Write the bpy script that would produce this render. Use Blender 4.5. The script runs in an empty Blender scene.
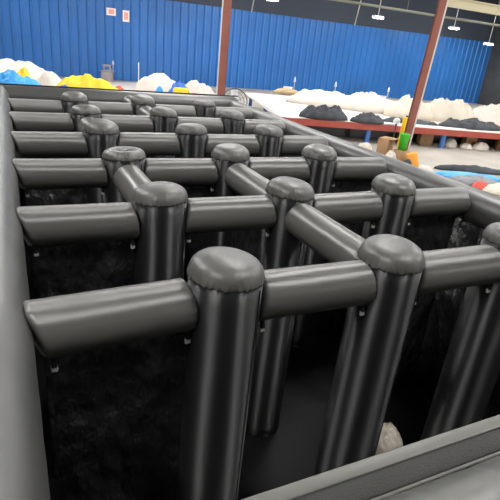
import bpy, bmesh, math, random
from mathutils import Vector, Matrix, noise
C = bpy.context.scene.collection
PI = math.pi

# ------------------------------------------------------------------ helpers
def new_obj(name, bm, mat, parent=None, smooth=True, loc=None):
    me = bpy.data.meshes.new(name)
    bmesh.ops.recalc_face_normals(bm, faces=bm.faces)
    bm.to_mesh(me); bm.free()
    if smooth:
        for p in me.polygons: p.use_smooth = True
    for m in (mat if isinstance(mat, (list, tuple)) else [mat]): me.materials.append(m)
    o = bpy.data.objects.new(name, me); C.objects.link(o)
    if parent: o.parent = parent
    if loc is not None: o.location = loc
    return o

def tag(o, label, cat, group=None, kind=None):
    o['label'] = label; o['category'] = cat
    if group: o['group'] = group
    if kind: o['kind'] = kind
    return o

def thing(name, label, cat, loc=(0, 0, 0), rz=0, group=None):
    o = bpy.data.objects.new(name, None); C.objects.link(o)
    o.location = loc; o.rotation_euler = (0, 0, rz); o.empty_display_size = .1
    return tag(o, label, cat, group)

def structure(name, bm, mat, smooth=False, parent=None):
    o = new_obj(name, bm, mat, parent, smooth)
    if not parent: o['kind'] = 'structure'
    return o

def dup(root, loc, rz, label, group=None):
    r = root.copy(); C.objects.link(r); r.location = loc; r.rotation_euler = (0, 0, rz)
    r['label'] = label
    if group: r['group'] = group
    for ch in list(root.children):
        c = ch.copy(); C.objects.link(c); c.parent = r
        for g in ch.children:
            d = g.copy(); C.objects.link(d); d.parent = c
    return r

def box(bm, x0, x1, y0, y1, z0, z1, M=None, mi=0):
    vs = [Vector((x, y, z)) for z in (z0, z1) for y in (y0, y1) for x in (x0, x1)]
    if M: vs = [M @ v for v in vs]
    v = [bm.verts.new(q) for q in vs]
    for f in ((0, 2, 3, 1), (4, 5, 7, 6), (0, 1, 5, 4), (2, 6, 7, 3), (0, 4, 6, 2), (1, 3, 7, 5)):
        fc = bm.faces.new([v[i] for i in f]); fc.material_index = mi
    return bm

def bbox(x0, x1, y0, y1, z0, z1, bev=0, seg=2, M=None):
    bm = bmesh.new(); box(bm, x0, x1, y0, y1, z0, z1, M)
    if bev: bmesh.ops.bevel(bm, geom=bm.edges[:] + bm.verts[:], offset=bev, segments=seg, affect='EDGES', profile=.5)
    return bm

def tube(bm, p0, p1, r, n=10, r1=None, cap=True):
    p0, p1 = Vector(p0), Vector(p1); d = (p1 - p0).normalized()
    a = d.orthogonal().normalized(); b = d.cross(a); r1 = r if r1 is None else r1
    A = [bm.verts.new(p0 + r * (a * math.cos(2 * PI * i / n) + b * math.sin(2 * PI * i / n))) for i in range(n)]
    B = [bm.verts.new(p1 + r1 * (a * math.cos(2 * PI * i / n) + b * math.sin(2 * PI * i / n))) for i in range(n)]
    for i in range(n): bm.faces.new((A[i], A[(i + 1) % n], B[(i + 1) % n], B[i]))
    if cap: bm.faces.new(A); bm.faces.new(B)
    return bm

def lathe(bm, prof, n=48, rad=None):
    rows = []
    for (r, z) in prof:
        if r < 1e-5: rows.append([bm.verts.new((0, 0, z))])
        else:
            row = []
            for i in range(n):
                a = 2 * PI * i / n
                k, dz = rad(a, z, r) if rad else (1, 0)
                row.append(bm.verts.new((r * k * math.cos(a), r * k * math.sin(a), z + dz)))
            rows.append(row)
    for A, B in zip(rows, rows[1:]):
        for i in range(n):
            j = (i + 1) % n
            if len(A) == 1 and len(B) == 1: continue
            if len(A) == 1: bm.faces.new((A[0], B[i], B[j]))
            elif len(B) == 1: bm.faces.new((A[i], A[j], B[0]))
            else: bm.faces.new((A[i], A[j], B[j], B[i]))
    for R in (rows[0], rows[-1]):
        if len(R) > 1: bm.faces.new(R)
    return bm

def nz(x, y, z=0, oct=4): return noise.fractal(Vector((x, y, z)), 1.0, 2.0, oct)

# ------------------------------------------------------------------ materials
def mat(name, col, rough=.5, spec=.5, metal=0, bump=None, var=None, coat=0, emit=None, rvar=None, sheen=0):
    m = bpy.data.materials.new(name); m.use_nodes = True
    nt = m.node_tree; b = nt.nodes['Principled BSDF']
    b.inputs['Base Color'].default_value = (*col, 1); b.inputs['Roughness'].default_value = rough
    b.inputs['Specular IOR Level'].default_value = spec; b.inputs['Metallic'].default_value = metal
    b.inputs['Coat Weight'].default_value = coat; b.inputs['Coat Roughness'].default_value = .25
    b.inputs['Sheen Weight'].default_value = sheen
    tc = nt.nodes.new('ShaderNodeTexCoord')
    def ntex(scale, detail=4, stretch=(1, 1, 1)):
        mp = nt.nodes.new('ShaderNodeMapping'); mp.inputs['Scale'].default_value = stretch
        nt.links.new(tc.outputs['Object'], mp.inputs['Vector'])
        t = nt.nodes.new('ShaderNodeTexNoise'); t.inputs['Scale'].default_value = scale; t.inputs['Detail'].default_value = detail
        nt.links.new(mp.outputs['Vector'], t.inputs['Vector']); return t
    if var:
        sc, amt = var[0], var[1]
        t = ntex(sc); r = nt.nodes.new('ShaderNodeValToRGB')
        r.color_ramp.elements[0].position = .3; r.color_ramp.elements[1].position = .7
        r.color_ramp.elements[0].color = (*[c * (1 - amt) for c in col], 1)
        r.color_ramp.elements[1].color = (*[min(1, c * (1 + amt)) for c in col], 1)
        nt.links.new(t.outputs['Fac'], r.inputs['Fac']); nt.links.new(r.outputs['Color'], b.inputs['Base Color'])
    if rvar:
        t = ntex(rvar[0]); mr = nt.nodes.new('ShaderNodeMapRange')
        mr.inputs['From Min'].default_value = .3; mr.inputs['From Max'].default_value = .7
        mr.inputs['To Min'].default_value = rvar[1]; mr.inputs['To Max'].default_value = rvar[2]
        nt.links.new(t.outputs['Fac'], mr.inputs['Value']); nt.links.new(mr.outputs['Result'], b.inputs['Roughness'])
    if bump:
        t = ntex(bump[0], 5, bump[2] if len(bump) > 2 else (1, 1, 1))
        bp = nt.nodes.new('ShaderNodeBump'); bp.inputs['Strength'].default_value = bump[1]; bp.inputs['Distance'].default_value = bump[3] if len(bump) > 3 else .02
        nt.links.new(t.outputs['Fac'], bp.inputs['Height']); nt.links.new(bp.outputs['Normal'], b.inputs['Normal'])
    if emit:
        b.inputs['Emission Color'].default_value = (*emit[0], 1); b.inputs['Emission Strength'].default_value = emit[1]
    return m

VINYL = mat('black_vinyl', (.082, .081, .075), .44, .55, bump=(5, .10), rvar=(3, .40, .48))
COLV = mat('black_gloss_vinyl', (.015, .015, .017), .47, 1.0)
def stretched(m, axis, amount):      # calendered vinyl: rougher along the tube than around it
    nt = m.node_tree; b = nt.nodes['Principled BSDF']; t = nt.nodes.new('ShaderNodeTangent')
    t.direction_type = 'RADIAL'; t.axis = axis; nt.links.new(t.outputs['Tangent'], b.inputs['Tangent'])
    b.inputs['Anisotropic'].default_value = amount; b.inputs['Anisotropic Rotation'].default_value = .25
    return m
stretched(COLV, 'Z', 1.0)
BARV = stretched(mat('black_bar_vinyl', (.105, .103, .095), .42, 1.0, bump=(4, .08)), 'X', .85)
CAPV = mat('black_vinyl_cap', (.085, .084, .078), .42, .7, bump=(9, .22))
CURT = mat('black_glossy_sheet', (.014, .014, .015), .40, 1.0, bump=(3.6, 1.0, (1, 1, .6), .2))
FLOORV = mat('black_floor_vinyl', (.006, .006, .007), .6, .2, bump=(6, .2))
PIPING = mat('grey_piping', (.16, .16, .15), .4)
WALLV = mat('black_wall_vinyl', (.052, .052, .049), .38, .75, bump=(3.5, .3))
NEARV = stretched(mat('creased_black_vinyl', (.085, .085, .078), .42, .9, bump=(5, .25)), 'X', .8)
HEM = mat('grey_hem_band', (.11, .11, .10), .45)
WEB = mat('dark_woven_webbing', (.045, .045, .042), .75, .3, bump=(260, .5))
STRAP = mat('black_webbing_strap', (.02, .02, .02), .7, .3)
BUCK = mat('pale_grey_plastic', (.55, .55, .53), .35)
BLUE = mat('blue_painted_steel', (.024, .140, .42), .34, .5, var=(.35, .10), rvar=(1.2, .28, .45))
DARKW = mat('dark_cladding', (.045, .056, .076), .7, .3)
GREYW = mat('grey_blockwork', (.06, .065, .07), .8, .3, var=(.6, .25))
CONC = mat('warm_grey_concrete', (.36, .33, .29), .6, .4, var=(.7, .12), bump=(8, .1))
RUST = mat('red_oxide_steel', (.24, .085, .062), .55, .4, var=(2, .12))
PALEP = mat('pale_grey_paint', (.55, .52, .50), .5)
REDR = mat('red_painted_rail', (.38, .075, .055), .5, .4, var=(1.5, .15))
BLUEL = mat('blue_painted_leg', (.05, .14, .40), .5)
WHITEF = mat('white_fabric', (.66, .60, .545), .8, .3, var=(1.5, .05), bump=(2.2, .5))
CREAMF = mat('cream_fabric', (.66, .595, .50), .8, .3, var=(1.5, .06), bump=(2.2, .5))
SHEET = mat('white_vinyl_sheet', (.74, .69, .64), .7, .3, var=(.5, .04))
BLACKF = mat('charcoal_fabric', (.055, .06, .068), .75, .35, bump=(4, .6), var=(2, .3))
YELF = mat('yellow_fabric', (.85, .58, .03), .6, .4, bump=(2.5, .4), var=(1, .12))
BLUF = mat('sky_blue_tarpaulin', (.035, .32, .74), .45, .5, bump=(2.5, .4), var=(1, .12))
DBLUF = mat('royal_blue_vinyl', (.03, .14, .55), .45, .5, bump=(2.5, .4))
LIMEF = mat('lime_fabric', (.45, .62, .06), .6, .4, bump=(2.5, .4))
GREYF = mat('grey_tarpaulin', (.22, .23, .24), .6, .4, bump=(2.5, .4))
REDF = mat('red_fabric', (.70, .10, .08), .6, .4, bump=(3, .4))
GREEN = mat('green_plastic', (.06, .52, .03), .4, .5)
ORANGE = mat('orange_foam', (.85, .36, .06), .7, .3)
YELB = mat('yellow_plastic', (.85, .55, .02), .45)
CARD = mat('brown_cardboard', (.36, .22, .12), .8, .2, var=(3, .1))
WOOD = mat('brown_board', (.25, .12, .06), .7, .3, var=(2, .2))
TANM = mat('tan_canvas', (.48, .36, .20), .75, .3, bump=(3, .4))
PAPER = mat('white_paper', (.80, .75, .73), .8, .2)
INK = mat('faded_red_print', (.80, .35, .28), .8, .2)
METAL = mat('grey_machine_enamel', (.34, .30, .32), .45)
WMET = mat('white_enamel', (.75, .77, .80), .4)
DKMET = mat('dark_metal', (.05, .05, .055), .45, metal=.4)
PIPEM = mat('olive_grey_pipe', (.16, .17, .13), .5)
BEAMM = mat('beige_painted_steel', (.50, .45, .30), .55)
GLOW = mat('lamp_diffuser', (.9, .9, .9), .5, emit=((1, .97, .92), 110))
ROOFGLOW = mat('added_roof_panel_glow', (.8, .8, .8), .6, emit=((1, .985, .96), 26.0))  # emission for the invented panels under the roof
SIDEGLOW = mat('added_side_pane_glow', (.8, .8, .8), .3, emit=((1, .97, .92), 12.0))  # emission for the invented panes in the unseen side walls

# ------------------------------------------------------------------ camera (solved from the photograph)
cam = bpy.data.cameras.new('camera'); co = bpy.data.objects.new('camera', cam); C.objects.link(co)
Rr = ((0.90344126, -0.41776074, 0.09628008), (-0.0846275, -0.39394417, -0.91523012), (0.42027619, 0.81870871, -0.39125946))
M = Matrix(((Rr[0][0], -Rr[1][0], -Rr[2][0], .1595), (Rr[0][1], -Rr[1][1], -Rr[2][1], -.7872),
            (Rr[0][2], -Rr[1][2], -Rr[2][2], 3.655), (0, 0, 0, 1)))
co.matrix_world = M
cam.sensor_width = 36; cam.lens = 486.98 / 500 * 36; cam.clip_end = 300; cam.clip_start = .02
bpy.context.scene.camera = co

# ------------------------------------------------------------------ the hall
bm = bmesh.new(); box(bm, -12.3, 50, -8.3, 42, -.2, 0); structure('floor', bm, CONC)
ANG = -math.atan(.0438)
MW = Matrix.Translation((6.46, 39.08, 0)) @ Matrix.Rotation(ANG, 4, 'Z')
def wallx(x): return MW @ Vector((x - 6.46, 0, 0))
# corrugated blue cladding
bm = bmesh.new(); prof = []; x = -18.6; P = .62
while x < 38.9:
    prof += [(x, 0), (x + .40, 0), (x + .46, -.09), (x + .56, -.09)]; x += P
lo = [bm.verts.new(MW @ Vector((a, b, 0))) for a, b in prof]; hi = [bm.verts.new(MW @ Vector((a, b, 5.9))) for a, b in prof]
for i in range(len(prof) - 1): bm.faces.new((lo[i], lo[i + 1], hi[i + 1], hi[i]))
bk = [bm.verts.new(MW @ Vector((a, .2, z))) for a, z in ((prof[0][0], 0), (prof[-1][0], 0), (prof[-1][0], 5.9), (prof[0][0], 5.9))]
bm.faces.new(bk)
bm.faces.new([bk[3], bk[2]] + hi[::-1])
structure('wall_back', bm, BLUE)
bm = bmesh.new(); box(bm, -18.6, 39.2, -.06, .25, 5.9, 10.1, MW); structure('wall_back_upper', bm, DARKW)
bm = bmesh.new(); box(bm, 44.6, 45.2, 5, 37.3, 0, 10); structure('wall_right', bm, GREYW)
# roof with invented glowing panels, added to light the maze and hall
bm = bmesh.new()
panels = [(cx, cy) for cx in (-4.0, 6.2, 16.4, 26.6, 36.8) for cy in (-1.6, 6.8, 15.2, 23.6, 30.5)]
box(bm, -12.3, 50, -8.3, 38.4, 10.12, 10.3)
structure('ceiling', bm, DARKW)
for i, (cx, cy) in enumerate(panels):
    bm = bmesh.new(); box(bm, cx - 1.0, cx + 1.0, cy - 1.6, cy + 1.6, 10.04, 10.119); structure('added_light_panel_%d' % (i + 1), bm, ROOFGLOW)
# unseen sides of the hall: blockwork walls with glowing panes added for light
def wall_with_glow_panes(name, axis, pos, lo, hi, glow_panes, first):
    bm = bmesh.new(); cur = lo
    def seg(a, b, z0, z1):
        if axis == 'x': box(bm, pos - .3, pos, a, b, z0, z1)
        else: box(bm, a, b, pos - .3, pos, z0, z1)
    for a, b, z0, z1 in glow_panes:
        seg(cur, a, 0, 10.1); seg(a, b, 0, z0); seg(a, b, z1, 10.1); cur = b
    seg(cur, hi, 0, 10.1); structure(name, bm, GREYW)
    for k, (a, b, z0, z1) in enumerate(glow_panes):
        bm = bmesh.new()
        if axis == 'x': box(bm, pos - .18, pos - .12, a, b, z0, z1)
        else: box(bm, a, b, pos - .18, pos - .12, z0, z1)
        structure('added_light_panel_%d' % (first + k), bm, SIDEGLOW)
wall_with_glow_panes('wall_left', 'x', -12, -8, 39.9, [(-5.6, -3.6, 1.6, 6.2)], 41)
wall_with_glow_panes('wall_front', 'y', -8, -12.3, 50, [(15.5, 19.0, .1, 6.0)], 51)

w = bpy.data.worlds.new('world'); bpy.context.scene.world = w; w.use_nodes = True
bg = w.node_tree.nodes['Background']; bg.inputs['Color'].default_value = (1, .97, .93, 1); bg.inputs['Strength'].default_value = .3

# steel columns
def column(x, y, ztop, pale_side, label, hw):
    t = thing('steel_column', label, 'column', (x, y, 0), math.radians(-27), 'steel columns of the hall')
    bm = bmesh.new(); box(bm, -.008, .008, -hw + .012, hw - .012, .02, ztop); new_obj('web', bm, RUST, t, False)
    for s in (-1, 1):
        bm = bmesh.new(); box(bm, -hw, hw, s * (hw - .006) - .006, s * (hw - .006) + .006, .02, ztop); new_obj('flange', bm, RUST, t, False)
    bm = bmesh.new(); k = pale_side; x0, x1 = (-hw - .05, -hw) if k < 0 else (hw, hw + .05)
    box(bm, x0, x1, -hw - .012, -hw + .04, .02, ztop)
    o = new_obj('edge_strip', bm, PALEP, t, False); o['label'] = 'pale edge strip'  # pale strip along one flange edge
    bm = bmesh.new(); box(bm, -.26, .26, -.26, .26, 0, .02); new_obj('base_plate', bm, RUST, t, False)
column(8.2, 19, 10, -1, 'red brown steel column standing behind the far edge of the maze', .15)
column(13.06, 12.96, 10, 1, 'red brown steel column beside the green bin and red edged table', .11)

bpy.data.objects['steel_column.001'].rotation_euler.y = math.radians(2.4)
# high-bay lamps
def lamp(x, y, z, label):
    t = thing('ceiling_lamp', label, 'lamp', (x, y, z), 0, 'hanging hall lamps')
    new_obj('housing', bbox(-.45, .45, -.22, .22, 0, .14, .03), WMET, t)
    bm = bmesh.new(); box(bm, -.40, .40, -.18, .18, -.03, .005); new_obj('diffuser', bm, GLOW, t, False)
    bm = tube(bmesh.new(), (0, 0, .13), (0, 0, 10 - z), .03, 8); new_obj('rod', bm, PALEP, t)
lamp(27.23, 34, 6.40, 'white hanging lamp over the middle of the blue wall, left of the tall right column')
lamp(35.54, 34, 6.42, 'white hanging lamp just right of the tall right hand column')
lamp(17.67, 34, 6.55, 'white hanging lamp at the top edge of the photo near its middle')
lamp(40.2, 34, 5.55, 'faint hanging lamp at the right end of the blue wall')

# pale struts on the dark upper wall
for i, (px, lb) in enumerate(((18.2, 'thin pale rod on the dark upper wall, just right of the left column'),
                              (28.0, 'thin pale rod on the dark upper wall, left of the middle hanging lamp'),
                              (36.8, 'thin pale rod on the dark upper wall, left of the right column'))):
    q = wallx(px)
    tag(new_obj('wall_rod', tube(bmesh.new(), (0, 0, 5.85), (.5, 0, 9.9), .05, 8), PALEP, loc=(q.x, q.y - .14, 0)), lb, 'rod', 'rods on the upper wall')

bm = bmesh.new(); box(bm, 13.25, 30, 12.84, 12.96, 5.62, 5.66); box(bm, 13.25, 30, 12.84, 12.96, 5.36, 5.40); box(bm, 13.25, 30, 12.89, 12.91, 5.40, 5.62)
tag(new_obj('steel_beam', bm, BEAMM, smooth=False), 'beige steel beam running right from the top of the right column', 'beam')
bm = tube(bmesh.new(), (9, 20, 5.76), (44.59, 20, 5.76), .06, 10)
for px in (10, 18.0, 26.5, 35, 43): tube(bm, (px, 20, 5.76), (px, 20, 10.08), .02, 6)
tag(new_obj('overhead_pipe', bm, PIPEM), 'thin olive grey pipe crossing behind the right column under the roof', 'pipe')
# paper notices
def notice(x0, x1, z0, z1, label, seed):
    rnd = random.Random(seed); cx = (x0 + x1) / 2; q = wallx(cx)
    t = thing('paper_notice', label, 'sign', (q.x, q.y - .125, (z0 + z1) / 2), ANG, 'paper notices on the blue wall')
    W, Hh = (x1 - x0) / 2, (z1 - z0) / 2
    bm = bmesh.new(); box(bm, -W, W, 0, .02, -Hh, Hh); new_obj('sheet', bm, PAPER, t, False)
    bm = bmesh.new(); box(bm, -W * .55, W * .6, -.004, 0, -Hh * .62, Hh * .66); o = new_obj('print', bm, INK, t, False); o['label'] = 'faded orange red print'
notice(7.0, 7.66, 4.43, 4.92, 'squarish white paper notice with faded red print, the left one', 1)
notice(8.14, 8.62, 4.12, 4.88, 'upright white paper notice with faded red print, the right one', 2)

# ------------------------------------------------------------------ the inflatable maze
S = 1.1; D = 1.2864; H = 2.53; R = .1975; RB = .138; ZB = H - .150
BL = S - 2 * R + .045          # crossbar length
DL = D - 2 * R + .035          # front-to-back bar length
NF = .07                       # floor mat thickness

ORD = ['', 'nearest', 'second', 'third', 'fourth', 'fifth', 'sixth']
POS = ['', 'first', 'second', 'third']

HC = H + .03
def post_mesh(seed, dimple=0, squash=1.0):
    rnd = random.Random(seed); ph = [rnd.uniform(0, 6.28) for _ in range(6)]
    def rad(a, z, r):
        k = 1 + .006 * math.sin(2 * a + ph[0]) + .004 * math.sin(5 * a + ph[1] + z * 2)
        k += .010 * nz(math.cos(a) * 1.5 + seed, math.sin(a) * 1.5, z * 1.2)
        return k, 0
    bm = bmesh.new(); prof = []
    n = 22
    for i in range(n + 1):
        z = NF + (HC - .002 - NF) * i / n
        prof.append((R * (1.0 if i < n else .985), z))
    lathe(bm, prof, 64, rad); return bm
def cap_mesh(seed, dimple=0, hh=.128):
    rnd = random.Random(seed); ph = [rnd.uniform(0, 6.28) for _ in range(6)]
    def rad(a, z, r):
        u = max(0, 1 - abs(z - (HC + .006)) / .06)
        u = u * u
        n = nz(math.cos(a) * 6 + seed * 3, math.sin(a) * 6, z * 4, 3)
        fold = abs(math.sin(a * 17 + ph[0] + 2.2 * n)) * .5 + abs(math.sin(a * 29 + ph[1] + 3 * n)) * .5
        k = 1 + u * (.055 * fold - .022) + .012 * nz(math.cos(a) * 2 + seed, math.sin(a) * 2, z)
        return k, -.034 * u * fold + .012 * u * n + .008 * math.sin(a + ph[2])
    prof = [(R * .985, HC - .018), (R * 1.003, HC - .015), (R * 1.010, HC - .009), (R * 1.014, HC - .001)]
    n = 16
    for i in range(n + 1):
        t = i / n * PI / 2
        r = R * 1.014 * math.cos(t) ** .72 if i < n else 0
        z = HC + (hh - .03) * math.sin(t) - dimple * max(0, (1 - (r / (R * .75)) ** 2))
        prof.append((r, z))
    return lathe(bmesh.new(), prof, 180, rad)
def seam_mesh():
    bm = bmesh.new(); a = math.radians(-48)
    M2 = Matrix.Rotation(a, 4, 'Z')
    box(bm, R * .995, R * 1.02, -.006, .006, NF, H - .03, M2); return bm

posts = []
for v in range(4):
    t = thing('inflatable_post', 'x', 'inflatable post', (0, 0, 0), 0, 'round posts of the inflatable maze')
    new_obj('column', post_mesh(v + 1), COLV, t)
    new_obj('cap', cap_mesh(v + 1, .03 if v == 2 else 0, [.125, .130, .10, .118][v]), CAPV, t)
    new_obj('welded_seam', seam_mesh(), COLV, t, False)
    posts.append(t)
used = set()
def put(proto, key, loc, rz, label):
    if key not in used:
        used.add(key); proto.location = loc; proto.rotation_euler = (0, 0, rz); proto['label'] = label; return proto
    return dup(proto, loc, rz, label)
rnd = random.Random(5)
var = {(1, 1): 0, (1, 2): 1, (2, 1): 3, (2, 2): 0, (2, 3): 1, (3, 1): 2}
for r in range(1, 7):
    for c in range(1, 4):
        v = var.get((r, c), rnd.randrange(4))
        put(posts[v], ('p', v), (c * S, r * D, -.025 if (r, c) == (1, 2) else 0), 0 if (r, c) in ((1, 1), (1, 2)) else rnd.uniform(-.5, .5),
            'black inflatable post with domed cap, %s row of posts, %s post from the left wall' % (ORD[r], POS[c]))

def bar_mesh(L, seed, obl=0, r=RB, n=48, k=36):
    bm = bmesh.new(); rows = []
    for i in range(k + 1):
        t = i / k; x = (t - .5) * L; e = min(t, 1 - t) * L
        s = 1 - .10 * max(0, 1 - e / .025) ** 2
        row = []
        for j in range(n):
            a = 2 * PI * j / n
            rr = r * s * (1 + .012 * math.sin(3 * a + seed) + .014 * nz(x * 1.6 + seed * 7, math.cos(a) * 1.2, math.sin(a) * 1.2))
            rr *= 1 + .012 * max(0, 1 - e / .12) * math.sin(a * 14 + seed * 2)
            xo = obl * max(0, 1 - t / .4) ** 2 * max(0, (.6 - math.sin(a) * .8 - math.cos(a) * .5) / 1.6)
            row.append(bm.verts.new((x + xo + .02 * (1 if t > .5 else -1) * max(0, 1 - e / .05) * -math.sin(a), rr * math.cos(a), rr * math.sin(a))))
        rows.append(row)
    for A, B in zip(rows, rows[1:]):
        for j in range(n): bm.faces.new((A[j], A[(j + 1) % n], B[(j + 1) % n], B[j]))
    for A, s in ((rows[0], -1), (rows[-1], 1)):
        c = bm.verts.new(sum((v.co for v in A), Vector()) / n + Vector((s * .018, 0, 0)))
        for j in range(n): bm.faces.new((A[j], A[(j + 1) % n], c))
    return bm
def curtain_mesh(L, seed, obl=0):
    bm = bmesh.new(); nx, nzv = 40, 60; z0, z1 = NF + .005 - ZB, -RB * .93
    F = []; B = []
    for i in range(nzv + 1):
        fr = []; br = []
        for j in range(nx + 1):
            u = j / nx; v = i / nzv; x = (u - .5) * (L - .02 - obl) + obl * .5; z = z0 + (z1 - z0) * v
            e = min(1, 6 * min(v, 1 - v) + .1)
            y = e * (.050 * nz(x * 2.2 + z * 1.4 + seed * 5, z * .7 - x * .8, seed) + (.030) * math.sin((x * .9 + z * .55) * 12 + 3 * nz(x, z, seed)) * max(0, nz(x * 1.3, z * 1.1, seed + 9)))
            fr.append(bm.verts.new((x, y - .006, z))); br.append(bm.verts.new((x, y + .006, z)))
        F.append(fr); B.append(br)
    for i in range(nzv):
        for j in range(nx):
            bm.faces.new((F[i][j], F[i][j + 1], F[i + 1][j + 1], F[i + 1][j])); bm.faces.new((B[i][j], B[i + 1][j], B[i + 1][j + 1], B[i][j + 1]))
    for i in range(nzv):
        for j in (0, nx): bm.faces.new((F[i][j], F[i + 1][j], B[i + 1][j], B[i][j]))
    for i in (0, nzv):
        for j in range(nx): bm.faces.new((F[i][j], F[i][j + 1], B[i][j + 1], B[i][j]))
    return bm
def make_bar(L, seed, curtain, kind, obl=0):
    t = thing('inflatable_crossbar', 'x', 'inflatable bar', (0, 0, 0), 0, kind)
    new_obj('tube', bar_mesh(L, seed, obl), BARV, t)
    if curtain: new_obj('hanging_curtain', curtain_mesh(L, seed, obl), CURT, t)
    for s in (-1, 1):
        x = s * (L / 2 - .035) + (obl * .8 if s < 0 else 0); ca, sa = math.cos(-1.05), math.sin(-1.05)
        Ms = Matrix.Translation((x, ca * -RB * 1.0, sa * RB * 1.0))
        o = new_obj('strap', bbox(-.012, .012, -.008, .006, -.045, .03, .002, 1, Ms @ Matrix.Rotation(-.35, 4, 'X')), STRAP, t)
        b = new_obj('buckle', bbox(-.016, .016, -.013, .006, -.068, -.036, .005, 2, Ms @ Matrix.Rotation(-.1, 4, 'X')), BUCK, o)
        b['label'] = 'pale grey buckle'
    return t
GX = 'crossbars between the posts and side walls'; GD = 'bars running front to back between post rows'
bars = {}
for cur in (0, 1):
    for v in range(2): bars['x', cur, v] = make_bar(BL, 1 + v + 2 * cur, cur, GX)
for cur in (0, 1): bars['l', cur, 0] = make_bar(BL + .05, 11 + cur, cur, GX, .10)
for cur in (0, 1): bars['d', cur, 0] = make_bar(DL, 7 + cur, cur, GD)
closed = {(1, 0), (2, 0), (2, 3), (3, 1), (3, 2), (4, 0), (4, 2), (5, 1), (5, 3), (6, 0), (6, 2), (3, 3), (1, 3)}
where = ['between the left wall and the first post', 'between the first and second posts', 'between the second and third posts', 'between the third post and the right wall']
for r in range(1, 7):
    for c in range(4):
        k = ('x', 1 if (r, c) in closed else 0, (r + c) % 2) if c else ('l', 1 if (r, c) in closed else 0, 0)
        put(bars[k], k, ((c + .5) * S - (.03 if c == 0 else 0), r * D, ZB + rnd.uniform(-.006, .006)), rnd.uniform(-.02, .02) + (.05 if (r, c) == (1, 0) else 0),
            'black crossbar in the %s row of posts, %s' % (ORD[r], where[c]))
for r, c in ((1, 2), (2, 1), (2, 2), (4, 1), (5, 2), (6, 2)):
    k = ('d', 0 if r in (1, 6) else 1, 0)
    nxt = 'the back wall' if r == 6 else 'the %s row' % ORD[r + 1]
    put(bars[k], k, (c * S, (r + .5) * D, ZB), PI / 2,
        'black bar running back from the %s post of the %s row to %s' % (POS[c], ORD[r], nxt))
for k in list(bars):
    if k not in used:
        root = bars[k]
        for ch in list(root.children):
            for g in list(ch.children): bpy.data.objects.remove(g)
            bpy.data.objects.remove(ch)
        bpy.data.objects.remove(root)
for v in range(4):
    if ('p', v) not in used:
        for ch in list(posts[v].children): bpy.data.objects.remove(ch)
        bpy.data.objects.remove(posts[v])

# outer walls: a long top tube above a fluted mattress wall
def long_tube(L, r, seed, creases=(), n=56, amp=.02):
    bm = bmesh.new(); k = max(20, int(L * (60 if creases else 16))); rows = []
    for i in range(k + 1):
        x = L * i / k; row = []
        e = min(x, L - x); s = math.sqrt(max(.02, 1 - max(0, 1 - e / (r * .9)) ** 2)) if e < r * .9 else 1
        for j in range(n):
            a = 2 * PI * j / n
            rr = r * s * (1 + amp * nz(x * .9 + seed * 5, math.cos(a), math.sin(a)) + amp * .4 * nz(x * 5 + seed, math.cos(a) * .6, math.sin(a) * .6))
            for cx, ca, wd, dp, sl in creases:
                da = (a - ca + PI) % (2 * PI) - PI
                rr += dp * math.exp(-((x - cx - sl * da) / wd) ** 2) * math.exp(-(da / .7) ** 2)
            row.append(bm.verts.new((x, rr * math.cos(a), rr * math.sin(a))))
        rows.append(row)
    for A, B in zip(rows, rows[1:]):
        for j in range(n): bm.faces.new((A[j], A[(j + 1) % n], B[(j + 1) % n], B[j]))
    bm.faces.new(rows[0]); bm.faces.new(rows[-1]); return bm
def mattress(L, th, zt):
    bm = bmesh.new(); n = max(10, int(L / .06)); A = []
    for i in range(n + 1):
        x = L * i / n; b = th / 2 * (.72 + .28 * abs(math.sin(PI * x / .42)) ** .6)
        A.append([bm.verts.new((x, y, z)) for y, z in ((-b, 0), (b, 0), (b, zt), (-b, zt))])
    for P, Q in zip(A, A[1:]):
        for j in range(4): bm.faces.new((P[j], P[(j + 1) % 4], Q[(j + 1) % 4], Q[j]))
    bm.faces.new(A[0]); bm.faces.new(A[-1]); return bm
RW = .205; ZW = H - .145
def outer_wall(x, y, rz, L, label, seed, r=RW, zc=ZW, m=WALLV, creases=()):
    t = thing('inflatable_wall', label, 'inflatable wall', (x, y, 0), rz, 'outer walls of the inflatable maze')
    o = new_obj('top_tube', long_tube(L, r, seed, creases), m, t); o.location = (0, 0, zc)
    o = new_obj('wall_mattress', mattress(L, r * 1.5, zc - r * .80), CURT, t); o.location = (0, 0, .005)
    return t
YB = 7 * D + .05; YN = -.34
tl = outer_wall(-.038, YN + .2, PI / 2, YB - YN - .2, 'long black inflatable left wall of the maze running away from the camera', 1,
    creases=((.82, 1.0, .022, .010, .03), (.88, .9, .022, -.010, .04), (.93, .8, .022, .008, .05)))
tr = outer_wall(4 * S + .005, YN + .2, PI / 2, YB - YN - .2, 'long black inflatable right wall of the maze running towards the far corner', 2, .18, H - .21)
tb = outer_wall(-.2, YB, 0, 4 * S + .4, 'black inflatable back wall across the far end of the maze', 3, .20, H - .17)
tn = outer_wall(-.3, YN + .03, 0, 4 * S + .6, 'black inflatable near wall with grey hem, at the bottom right of the photo', 4, .235, H - .12, NEARV,
    creases=[(.25 + .155 * i + .05 * math.sin(i * 2.7), 1.25 + .3 * math.sin(i * 1.7), .016 + .006 * math.sin(i), .007 * (1 if i % 3 else -1.2), .05 * math.sin(i * 1.3)) for i in range(30)])
bm = bbox(0, 4 * S + .55, -.047, 0, -.012, .012, .005, 2); o = new_obj('hem', bm, HEM, tn); o.location = (.05, .335, H - .005); o['label'] = 'pale grey flat hem'
bm = bbox(0, 4 * S + .55, -.072, 0, -.010, .010, .004, 1); o = new_obj('webbing_band', bm, WEB, tn); o.location = (.05, .289, H - .008); o['label'] = 'dark woven band'
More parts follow.
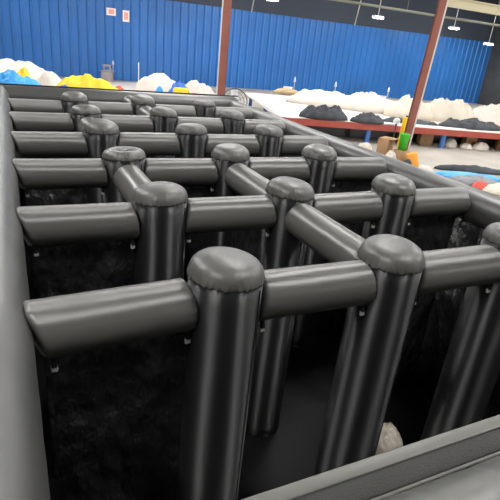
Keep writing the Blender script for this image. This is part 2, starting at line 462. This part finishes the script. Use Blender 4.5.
bm = tube(bmesh.new(), (0, 0, 0), (4 * S + .55, 0, 0), .006, 8); o = new_obj('piping', bm, PIPING, tn); o.location = (.05, .214, H - .010)
bm = tube(bmesh.new(), (0, 0, 0), (4 * S + .3, 0, 0), .014, 8); o = new_obj('piping', bm, STRAP, tb); o.location = (.05, .04, H + .038); o['label'] = 'black piping along the top edge'
# floor mat inside
tag(new_obj('maze_floor_mat', bbox(-.1, 4 * S + .1, YN + .1, YB - .05, .004, NF, .02), FLOORV), 'black vinyl floor mat under the posts inside the maze', 'floor mat')

# ------------------------------------------------------------------ soft heaps
def heap(rx, ry, h, seed, fold=.22, pw=.5, freq=1.6, rings=30, segs=84, zoff=0):
    bm = bmesh.new(); rows = []; c = bm.verts.new((0, 0, 0)); m = max(rx, ry)
    def zz(x, y, rho):
        base = max(0, 1 - rho ** 2) ** pw
        n = nz(x / m * freq + seed * 3.1, y / m * freq, seed, 4)
        rd = 1 - abs(nz(x / m * freq * 2.2 + 5, y / m * freq * 2.2, seed * 2.3, 3)) * 2.2
        return base * (1 + fold * n + fold * .30 * rd)
    mx = max(zz(rx * q / 20 * math.cos(a * .3), ry * q / 20 * math.sin(a * .3), q / 20) for q in range(20) for a in range(21))
    zz0 = zz
    zz = lambda x, y, rho: zz0(x, y, rho) * h / mx
    c.co.z = zz(0, 0, 0)
    for i in range(1, rings + 1):
        rho = i / rings; row = []
        for j in range(segs):
            a = 2 * PI * j / segs
            k = 1 + .16 * nz(math.cos(a) * 1.5 + seed, math.sin(a) * 1.5, seed, 3)
            x, y = rx * rho * k * math.cos(a), ry * rho * k * math.sin(a)
            row.append(bm.verts.new((x, y, max(.004, zz(x, y, rho)) if i < rings else 0)))
        rows.append(row)
    for j in range(segs): bm.faces.new((c, rows[0][j], rows[0][(j + 1) % segs]))
    for A, B in zip(rows, rows[1:]):
        for j in range(segs): bm.faces.new((A[j], B[j], B[(j + 1) % segs], A[(j + 1) % segs]))
    bm.faces.new(rows[-1]); return bm
def pile(name, x, y, z, rx, ry, h, seed, m, label, cat, rz=0, group=None, **k):
    o = new_obj(name, heap(rx, ry, h, seed, **k), m, loc=(x, y, z)); o.rotation_euler = (0, 0, rz)
    return tag(o, label, cat, group)

# left side, behind the maze's back wall
tag(new_obj('floor_sheet', bbox(-9, 13.5, 22.5, 37.6, .004, .03, .01), SHEET), 'wide white vinyl sheet spread on the floor along the blue wall', 'sheet')
YAW = math.radians(-27)
pile('white_fabric_heap', .75, 30.0, .03, 2.5, 1.5, 1.52, 3, WHITEF, 'tall heap of white fabric at the far left behind the blue tarpaulin', 'fabric heap', YAW, 'white fabric heaps')
pile('blue_tarpaulin', .45, 24.4, .03, 1.6, .8, 1.50, 8, BLUF, 'crumpled sky blue tarpaulin in front of the far left white heap', 'tarpaulin', YAW)
pile('lime_tarpaulin', -1.0, 26.4, .03, .9, .5, 1.72, 5, LIMEF, 'lime green cloth at the left edge behind the blue tarpaulin', 'cloth', YAW)
pile('yellow_cloth', .75, 26.3, .03, .6, .4, 1.48, 17, YELF, 'small yellow cloth between the blue tarpaulin and the white heap', 'cloth', YAW)
pile('yellow_fabric_heap', 3.75, 25.6, .03, 2.0, .75, 1.42, 12, YELF, 'crumpled bright yellow fabric heap beside the blue tarpaulin', 'fabric heap', YAW)
pile('grey_blue_cloth', 2.45, 23.2, .03, .7, .4, 1.12, 21, DBLUF, 'small grey blue cloth tucked in front of the yellow fabric', 'cloth', YAW)
pile('white_cloth', 1.9, 26.6, .03, .6, .45, 1.35, 23, WHITEF, 'small white cloth between the blue tarpaulin and the yellow fabric', 'cloth', YAW)
pile('red_cloth', 5.5, 26.7, .03, .42, .3, .84, 31, REDF, 'small pink red cloth on the white floor sheet', 'cloth', YAW)
pile('white_fabric_heap', 7.95, 27.9, .03, 1.65, 1.0, 1.52, 14, WHITEF, 'domed heap of white fabric behind the blue and yellow bundle', 'fabric heap', YAW, 'white fabric heaps')
pile('white_fabric_heap', 10.1, 27.4, .03, 1.2, .8, 1.32, 19, WHITEF, 'lower heap of white fabric left of the left steel column', 'fabric heap', YAW, 'white fabric heaps')
t = thing('inflatable_bundle', 'folded blue and yellow inflatable with a red end beside the white heap', 'bundle', (8.25, 24.9, .03), YAW)
o = new_obj('blue_cover', heap(.72, .45, 1.42, 4, .2, .35), DBLUF, t); o['label'] = 'royal blue cover'
o = new_obj('yellow_side', bbox(-.38, .42, -.22, .22, 0, 1.12, .12, 4), YELF, t); o.location = (.12, -.40, 0); o['label'] = 'yellow side'
o = new_obj('red_end', bbox(-.16, .16, -.2, .2, 0, .92, .1, 4), REDF, t); o.location = (.80, -.3, 0); o['label'] = 'red end'
pile('sky_blue_cloth', 7.25, 25.2, .03, .36, .3, 1.08, 41, BLUF, 'small sky blue cloth left of the blue and yellow bundle', 'cloth', YAW)

# sewing machines along the wall
def sewing_machine(x, y, z0, label, body, tall=1.0):
    t = thing('sewing_machine', label, 'sewing machine', (x, y, z0), YAW, 'sewing machines along the blue wall')
    bm = bbox(-.5, .5, -.28, .28, .68, .73, .01, 1); new_obj('work_top', bm, METAL, t)
    new_obj('cabinet', bbox(-.40, .40, -.24, .24, .05, .66, .02), METAL, t)
    for sx in (-1, 1):
        bm = bmesh.new(); box(bm, sx * .42 - .03, sx * .42 + .03, -.22, .22, 0, .06); box(bm, sx * .42 - .03, sx * .42 + .03, -.03, .03, .06, .68); new_obj('leg', bm, METAL, t, False)
    bm = bbox(-.3, .3, -.1, .1, .73, .80, .02); box(bm, .16, .3, -.09, .09, .8, 1.08); box(bm, -.3, .3, -.08, .08, 1.02, 1.16); box(bm, -.29, -.18, -.05, .05, .84, 1.02)
    new_obj('machine_head', bm, body, t, False)
    new_obj('handwheel', tube(bmesh.new(), (.3, 0, 1.05), (.36, 0, 1.05), .09, 20), DKMET, t)
    s = new_obj('thread_stand', tube(bmesh.new(), (.4, .12, .73), (.4, .12, 1.45 * tall), .02, 8), WMET, t)
    bm = tube(bmesh.new(), (.4, .12, 1.2 * tall), (.4, .12, 1.42 * tall), .09, 12, .03); new_obj('thread_cone', bm, WMET, s)
sewing_machine(6.75, 37.6, .0, 'greyish pink sewing machine against the blue wall beneath the paper notices', METAL, 1.0)
sewing_machine(17.07, 29.1, 0, 'white sewing machine beside the tan canvas bundle beyond the white table', WMET, 1.25)
sewing_machine(19.2, 27.4, 0, 'white sewing machine behind the first white heap on the table', WMET, 1.25)
sewing_machine(23.2, 26.85, 0, 'white sewing machine nearest to the right column behind the heaps', WMET, 1.2)
pile('canvas_roll', 16.0, 27.2, .87, .95, .4, .34, 51, TANM, 'flat tan canvas bundle on the far edge of the white table', 'canvas bundle', YAW)
# a thread pole behind the domed heap
tag(new_obj('thread_pole', tube(bmesh.new(), (0, 0, 0), (0, 0, 1.95), .025, 8), WMET, loc=(6.95, 28.6, .03)), 'thin white pole rising above the domed white heap', 'pole')

# wire-guard fan by the left column
t = thing('floor_fan', 'round floor fan with dark wire guard beside the left steel column', 'fan', (8.22, 17.6, 0), YAW)
new_obj('base', lathe(bmesh.new(), [(.26, 0), (.26, .03), (.05, .06)], 24), DKMET, t)
new_obj('pole', tube(bmesh.new(), (0, 0, .05), (0, 0, 1.35), .025, 10), DKMET, t)
bm = bmesh.new(); cz = 1.42
for rr in (.50, .38, .26, .13):
    for i in range(32):
        a, b = 2 * PI * i / 32, 2 * PI * (i + 1) / 32
        for yy in ((-.09, .09) if rr < .5 else (0,)):
            tube(bm, (rr * math.cos(a), yy, cz + rr * math.sin(a)), (rr * math.cos(b), yy, cz + rr * math.sin(b)), .018 if rr == .5 else .004, 6, cap=False)
for i in range(12):
    a = 2 * PI * i / 12; p = (.5 * math.cos(a), 0, cz + .5 * math.sin(a))
    for yy in (-.09, .09): tube(bm, (0, yy, cz), p, .004, 6)
new_obj('wire_guard', bm, DKMET, t)
for i in range(3):
    a = 2 * PI * i / 3 + .4
    bm = bmesh.new(); Mx = Matrix.Translation((0, 0, cz)) @ Matrix.Rotation(a, 4, 'Y') @ Matrix.Translation((.2, 0, 0)) @ Matrix.Rotation(.5, 4, 'X')
    box(bm, -.15, .25, -.008, .008, -.15, .15, Mx); new_obj('blade', bm, WMET, t, False)
new_obj('motor', tube(bmesh.new(), (0, -.05, cz), (0, .2, cz), .09, 16), DKMET, t)

# ------------------------------------------------------------------ the long table on the right
TA = math.atan2(-2.5, 9.3)
MT = Matrix.Translation((10.4, 17.75, 0)) @ Matrix.Rotation(TA, 4, 'Z')
def tl_(x, y, z=0): return MT @ Vector((x, y, z))
t = thing('work_table', 'very large work table with red front rail and blue legs right of the maze', 'table', (10.4, 17.75, 0), TA)
bm = bmesh.new(); box(bm, 0, 15, .06, 9.5, .78, .84); new_obj('table_top', bm, PALEP, t, False)
bm = bmesh.new(); box(bm, 0, 15, 0, .06, .60, .86); o = new_obj('front_rail', bm, REDR, t, False); o['label'] = 'red painted front rail'
for lx in (.4, 4.15, 7.85, 11.4, 14.6):
    for ly in (.12, 4.8, 9.2):
        bm = bmesh.new(); box(bm, lx - .09, lx + .09, ly - .06, ly + .12, 0, .78); o = new_obj('leg', bm, BLUEL, t, False)
        o['label'] = 'blue painted steel leg'
bm = bmesh.new(); box(bm, .2, 14.8, 1.35, 1.39, 0.02, .78); new_obj('shade_back_panel', bm, DKMET, t, False)  # dark back panel set forward to stand in for shade under the table
bm = bmesh.new(); box(bm, 0, 0, 0, 0, 0, 0); bm.free()
# white sheet on top
bm = bmesh.new(); nx, ny = 60, 40; g = []
for i in range(nx + 1):
    g.append([bm.verts.new(MT @ Vector((.1 + 14.8 * i / nx, .12 + 9.3 * j / ny, .862 + .006 * (1 + nz(i * .21, j * .21))))) for j in range(ny + 1)])
for i in range(nx):
    for j in range(ny): bm.faces.new((g[i][j], g[i + 1][j], g[i + 1][j + 1], g[i][j + 1]))
tag(new_obj('table_sheet', bm, SHEET), 'white vinyl sheet covering the large work table', 'sheet')
ZT = .875
GH = 'white fabric heaps on the work table'
pile('white_fabric_heap', 15.6, 22.5, ZT, 1.9, 1.0, .80, 61, WHITEF, 'white fabric heap on the table behind the left charcoal pile', 'fabric heap', YAW, GH, fold=.3, freq=2.8)
pile('white_fabric_heap', 17.4, 20.9, ZT, 1.9, .95, 1.0, 62, WHITEF, 'white fabric heap on the table just left of the right column', 'fabric heap', YAW, GH, fold=.3, freq=2.8)
pile('white_fabric_heap', 18.6, 19.0, ZT, 1.4, .8, 1.12, 63, CREAMF, 'cream white fabric heap on the table directly behind the right column', 'fabric heap', YAW, GH, fold=.3, freq=2.6)
pile('white_fabric_heap', 20.4, 18.2, ZT, 1.5, .75, 1.15, 64, CREAMF, 'cream white fabric heap on the table just right of the right column', 'fabric heap', YAW, GH, fold=.3, freq=2.6)
pile('white_fabric_heap', 22.6, 17.2, ZT, 1.6, .75, 1.12, 65, WHITEF, 'white fabric heap at the far right end of the table', 'fabric heap', YAW, GH, fold=.3, freq=2.6)
pile('charcoal_fabric_heap', 12.6, 17.75, ZT, 1.15, .5, .62, 71, BLACKF, 'crumpled charcoal fabric pile on the left part of the red edged table', 'fabric heap', TA, 'charcoal fabric piles', fold=.5, freq=2.6)
pile('charcoal_fabric_heap', 14.45, 16.98, ZT, .8, .4, .46, 72, BLACKF, 'lower charcoal fabric pile on the table beside the white box lid', 'fabric heap', TA, 'charcoal fabric piles', fold=.5, freq=2.6)
pile('charcoal_fabric_heap', 17.1, 17.2, ZT, 1.4, .4, .22, 73, BLACKF, 'flat charcoal fabric strip on the table right of the right column', 'fabric heap', TA, 'charcoal fabric piles', fold=.5, freq=2.6)
pile('charcoal_fabric_heap', 20.0, 16.25, ZT, 1.6, .45, .52, 74, BLACKF, 'charcoal fabric pile at the right end of the table', 'fabric heap', TA, 'charcoal fabric piles', fold=.5, freq=2.6)
o = new_obj('white_plank', bbox(-1.4, 1.4, -.07, .07, 0, .05, .01), WMET, loc=tl_(7.6, .45, ZT)); o.rotation_euler = (0, 0, TA - .12); tag(o, 'long white plank on the table in front of the charcoal fabric', 'plank')
o = new_obj('white_plank', bbox(-.75, .75, -.12, .12, 0, .06, .01), WMET, loc=tl_(4.75, .25, ZT)); o.rotation_euler = (0, 0, TA - .1); tag(o, 'short white board lying on the red table edge left of the green bin', 'board')
# leaning metal pole at the far right
tag(new_obj('leaning_pole', tube(bmesh.new(), (21.6, 14.9, .9), (24.4, 16.1, 2.8), .05, 8), PALEP), 'thin grey pole leaning at the right edge over the table', 'pole')
# under the table
def carton(x, y, w_, d_, h_, rz, label, m=CARD):
    t = thing('cardboard_box', label, 'box', (x, y, .003), rz, 'boxes under the table')
    new_obj('carton', bbox(-w_ / 2, w_ / 2, -d_ / 2, d_ / 2, 0, h_, .008, 1), m, t)
    for s in (-1, 1):
        bm = bmesh.new(); box(bm, -w_ / 2, w_ / 2, min(0, s * d_ / 2), max(0, s * d_ / 2), h_, h_ + .006); o = new_obj('flap', bm, m, t, False); o.rotation_euler = (.03 * s, 0, 0)
for lx, ly, w_, d_, h_, lb in ((7.3, .75, .62, .45, .56, 'tan cardboard box under the table just left of the blue leg'),
                               (6.2, .8, .5, .4, .36, 'low brown cardboard box under the table right of the column'),
                               (9.75, .95, .6, .4, .55, 'brown cardboard box under the table between the white bags'),
                               (11.6, .7, 1.0, .3, .56, 'wide reddish brown carton under the right end of the table')):
    q = tl_(lx, ly); carton(q.x, q.y, w_, d_, h_, TA + rnd.uniform(-.1, .1), lb, WOOD if lx > 11 else CARD)
for lx, ly, rx, h, sd, lb in ((8.6, .65, .34, .42, 81, 'white plastic bag under the table right of the blue leg'),
                              (10.1, .45, .5, .36, 82, 'wide white plastic bag under the table towards the right'),
                              (9.3, .4, .3, .25, 83, 'small white plastic bag under the table between two others')):
    q = tl_(lx, ly); pile('plastic_bag', q.x, q.y, .003, rx, .3, h, sd, WHITEF, lb, 'bag', 0, 'white bags under the table')

# ------------------------------------------------------------------ things standing by the right column
# green bin
t = thing('green_bin', 'bright green plastic bin on a box beside the right column', 'bin', (12.58, 12.5, .66), .2)
bm = lathe(bmesh.new(), [(.0, 0), (.135, 0), (.165, .52), (.18, .54), (.18, .57), (.155, .57), (.125, .03), (0, .03)], 28); new_obj('body', bm, GREEN, t)
bm = bmesh.new(); box(bm, -.05, .05, -.20, -.17, .45, .50); new_obj('handle', bm, GREEN, t, False)
carton(12.58, 12.5, .44, .4, .65, .2, 'tan cardboard box standing under the green bin')
bpy.data.objects[[o.name for o in C.objects if o.name.startswith('cardboard_box')][-1]]['group'] = 'boxes by the right column'
o = new_obj('orange_block', bbox(-.17, .17, -.12, .12, 0, .66, .03), ORANGE, loc=(12.62, 11.75, .08)); o.rotation_euler = (.0, -.32, YAW); tag(o, 'leaning orange foam block in front of the right column', 'block')
t = thing('yellow_canister', 'yellow canister on the table behind the right column', 'canister', (13.42, 13.5, 0), .1)
new_obj('body', bbox(-.12, .12, -.1, .1, 0, 1.66, .04, 3), YELB, t); new_obj('lid', tube(bmesh.new(), (0, 0, 1.66), (0, 0, 1.72), .05, 16), DKMET, t)
t['label'] = 'tall yellow canister standing just left of the right column'
t = thing('white_helmet', 'round white helmet on a stand left of the yellow canister', 'helmet', (12.98, 13.5, 0), .3)
new_obj('shell', lathe(bmesh.new(), [(.12, 1.42), (.13, 1.46), (.125, 1.53), (.09, 1.59), (.04, 1.62), (0, 1.622)], 28), WMET, t)
new_obj('stand', tube(bmesh.new(), (0, 0, 0), (0, 0, 1.44), .03, 12), DKMET, t)
pile('white_sack', 11.75, 13.5, .003, .42, .34, .72, 91, CREAMF, 'cream sack on the floor behind the right maze wall', 'sack', .3)
pile('white_sack', 12.1, 12.45, .003, .26, .25, .66, 92, WHITEF, 'small white sack in front of the cardboard box by the column', 'sack', .3)
pile('black_bag', 12.2, 11.7, .003, .28, .2, .55, 93, BLACKF, 'black bag on the floor left of the orange block', 'bag', .3)
t = thing('tall_carton', 'open tall tan carton standing left of the green bin', 'box', (12.42, 13.2, .003), .5)
new_obj('carton', bbox(-.3, .3, -.2, .2, 0, .95, .01, 1), CARD, t); bm = bmesh.new(); box(bm, -.3, .3, -.36, -.2, .94, .95); new_obj('flap', bm, CARD, t, False)

# ------------------------------------------------------------------ tarpaulins on the floor beyond the right wall
pile('charcoal_fabric_roll', 15.45, 11.85, .01, 1.4, .25, .26, 101, BLACKF, 'long rumpled charcoal fabric roll on the concrete floor', 'fabric roll', math.radians(-24))
pile('blue_tarpaulin', 14.6, 11.15, .008, 1.25, .42, .16, 102, BLUF, 'flat sky blue tarpaulin on the floor in front of the charcoal roll', 'tarpaulin', math.radians(-24))
pile('grey_tarpaulin', 14.0, 10.3, .012, .9, .42, .30, 103, GREYF, 'grey tarpaulin folded over the blue one behind the right wall', 'tarpaulin', math.radians(-30))
pile('white_cloth', 13.3, 12.0, .01, .34, .2, .24, 104, WHITEF, 'small white cloth at the left tip of the blue tarpaulin', 'cloth', -.4)
pile('red_cloth', 13.6, 9.75, .01, .26, .22, .30, 105, REDF, 'small red and pink cloth next to the grey tarpaulin', 'cloth', 0)
pile('cream_cloth', 14.1, 9.35, .01, .62, .42, .3, 106, CREAMF, 'cream cloth at the right edge behind the right wall', 'cloth', -.3)
pile('blue_cloth', 15.55, 10.0, .01, .5, .25, .2, 107, BLUF, 'small blue cloth right of the grey tarpaulin', 'cloth', -.4)

# cream bundle inside the maze
pile('cream_sack', 2.80, 1.48, NF, .24, .20, .74, 111, CREAMF, 'cream sack standing on the dark maze floor near the bottom of the photo', 'sack', .4, fold=.05, pw=.32)

# ------------------------------------------------------------------ view
sc = bpy.context.scene
sc.view_settings.view_transform = 'Standard'; sc.view_settings.look = 'None'; sc.view_settings.gamma = 1
sc.view_settings.exposure = 0.15
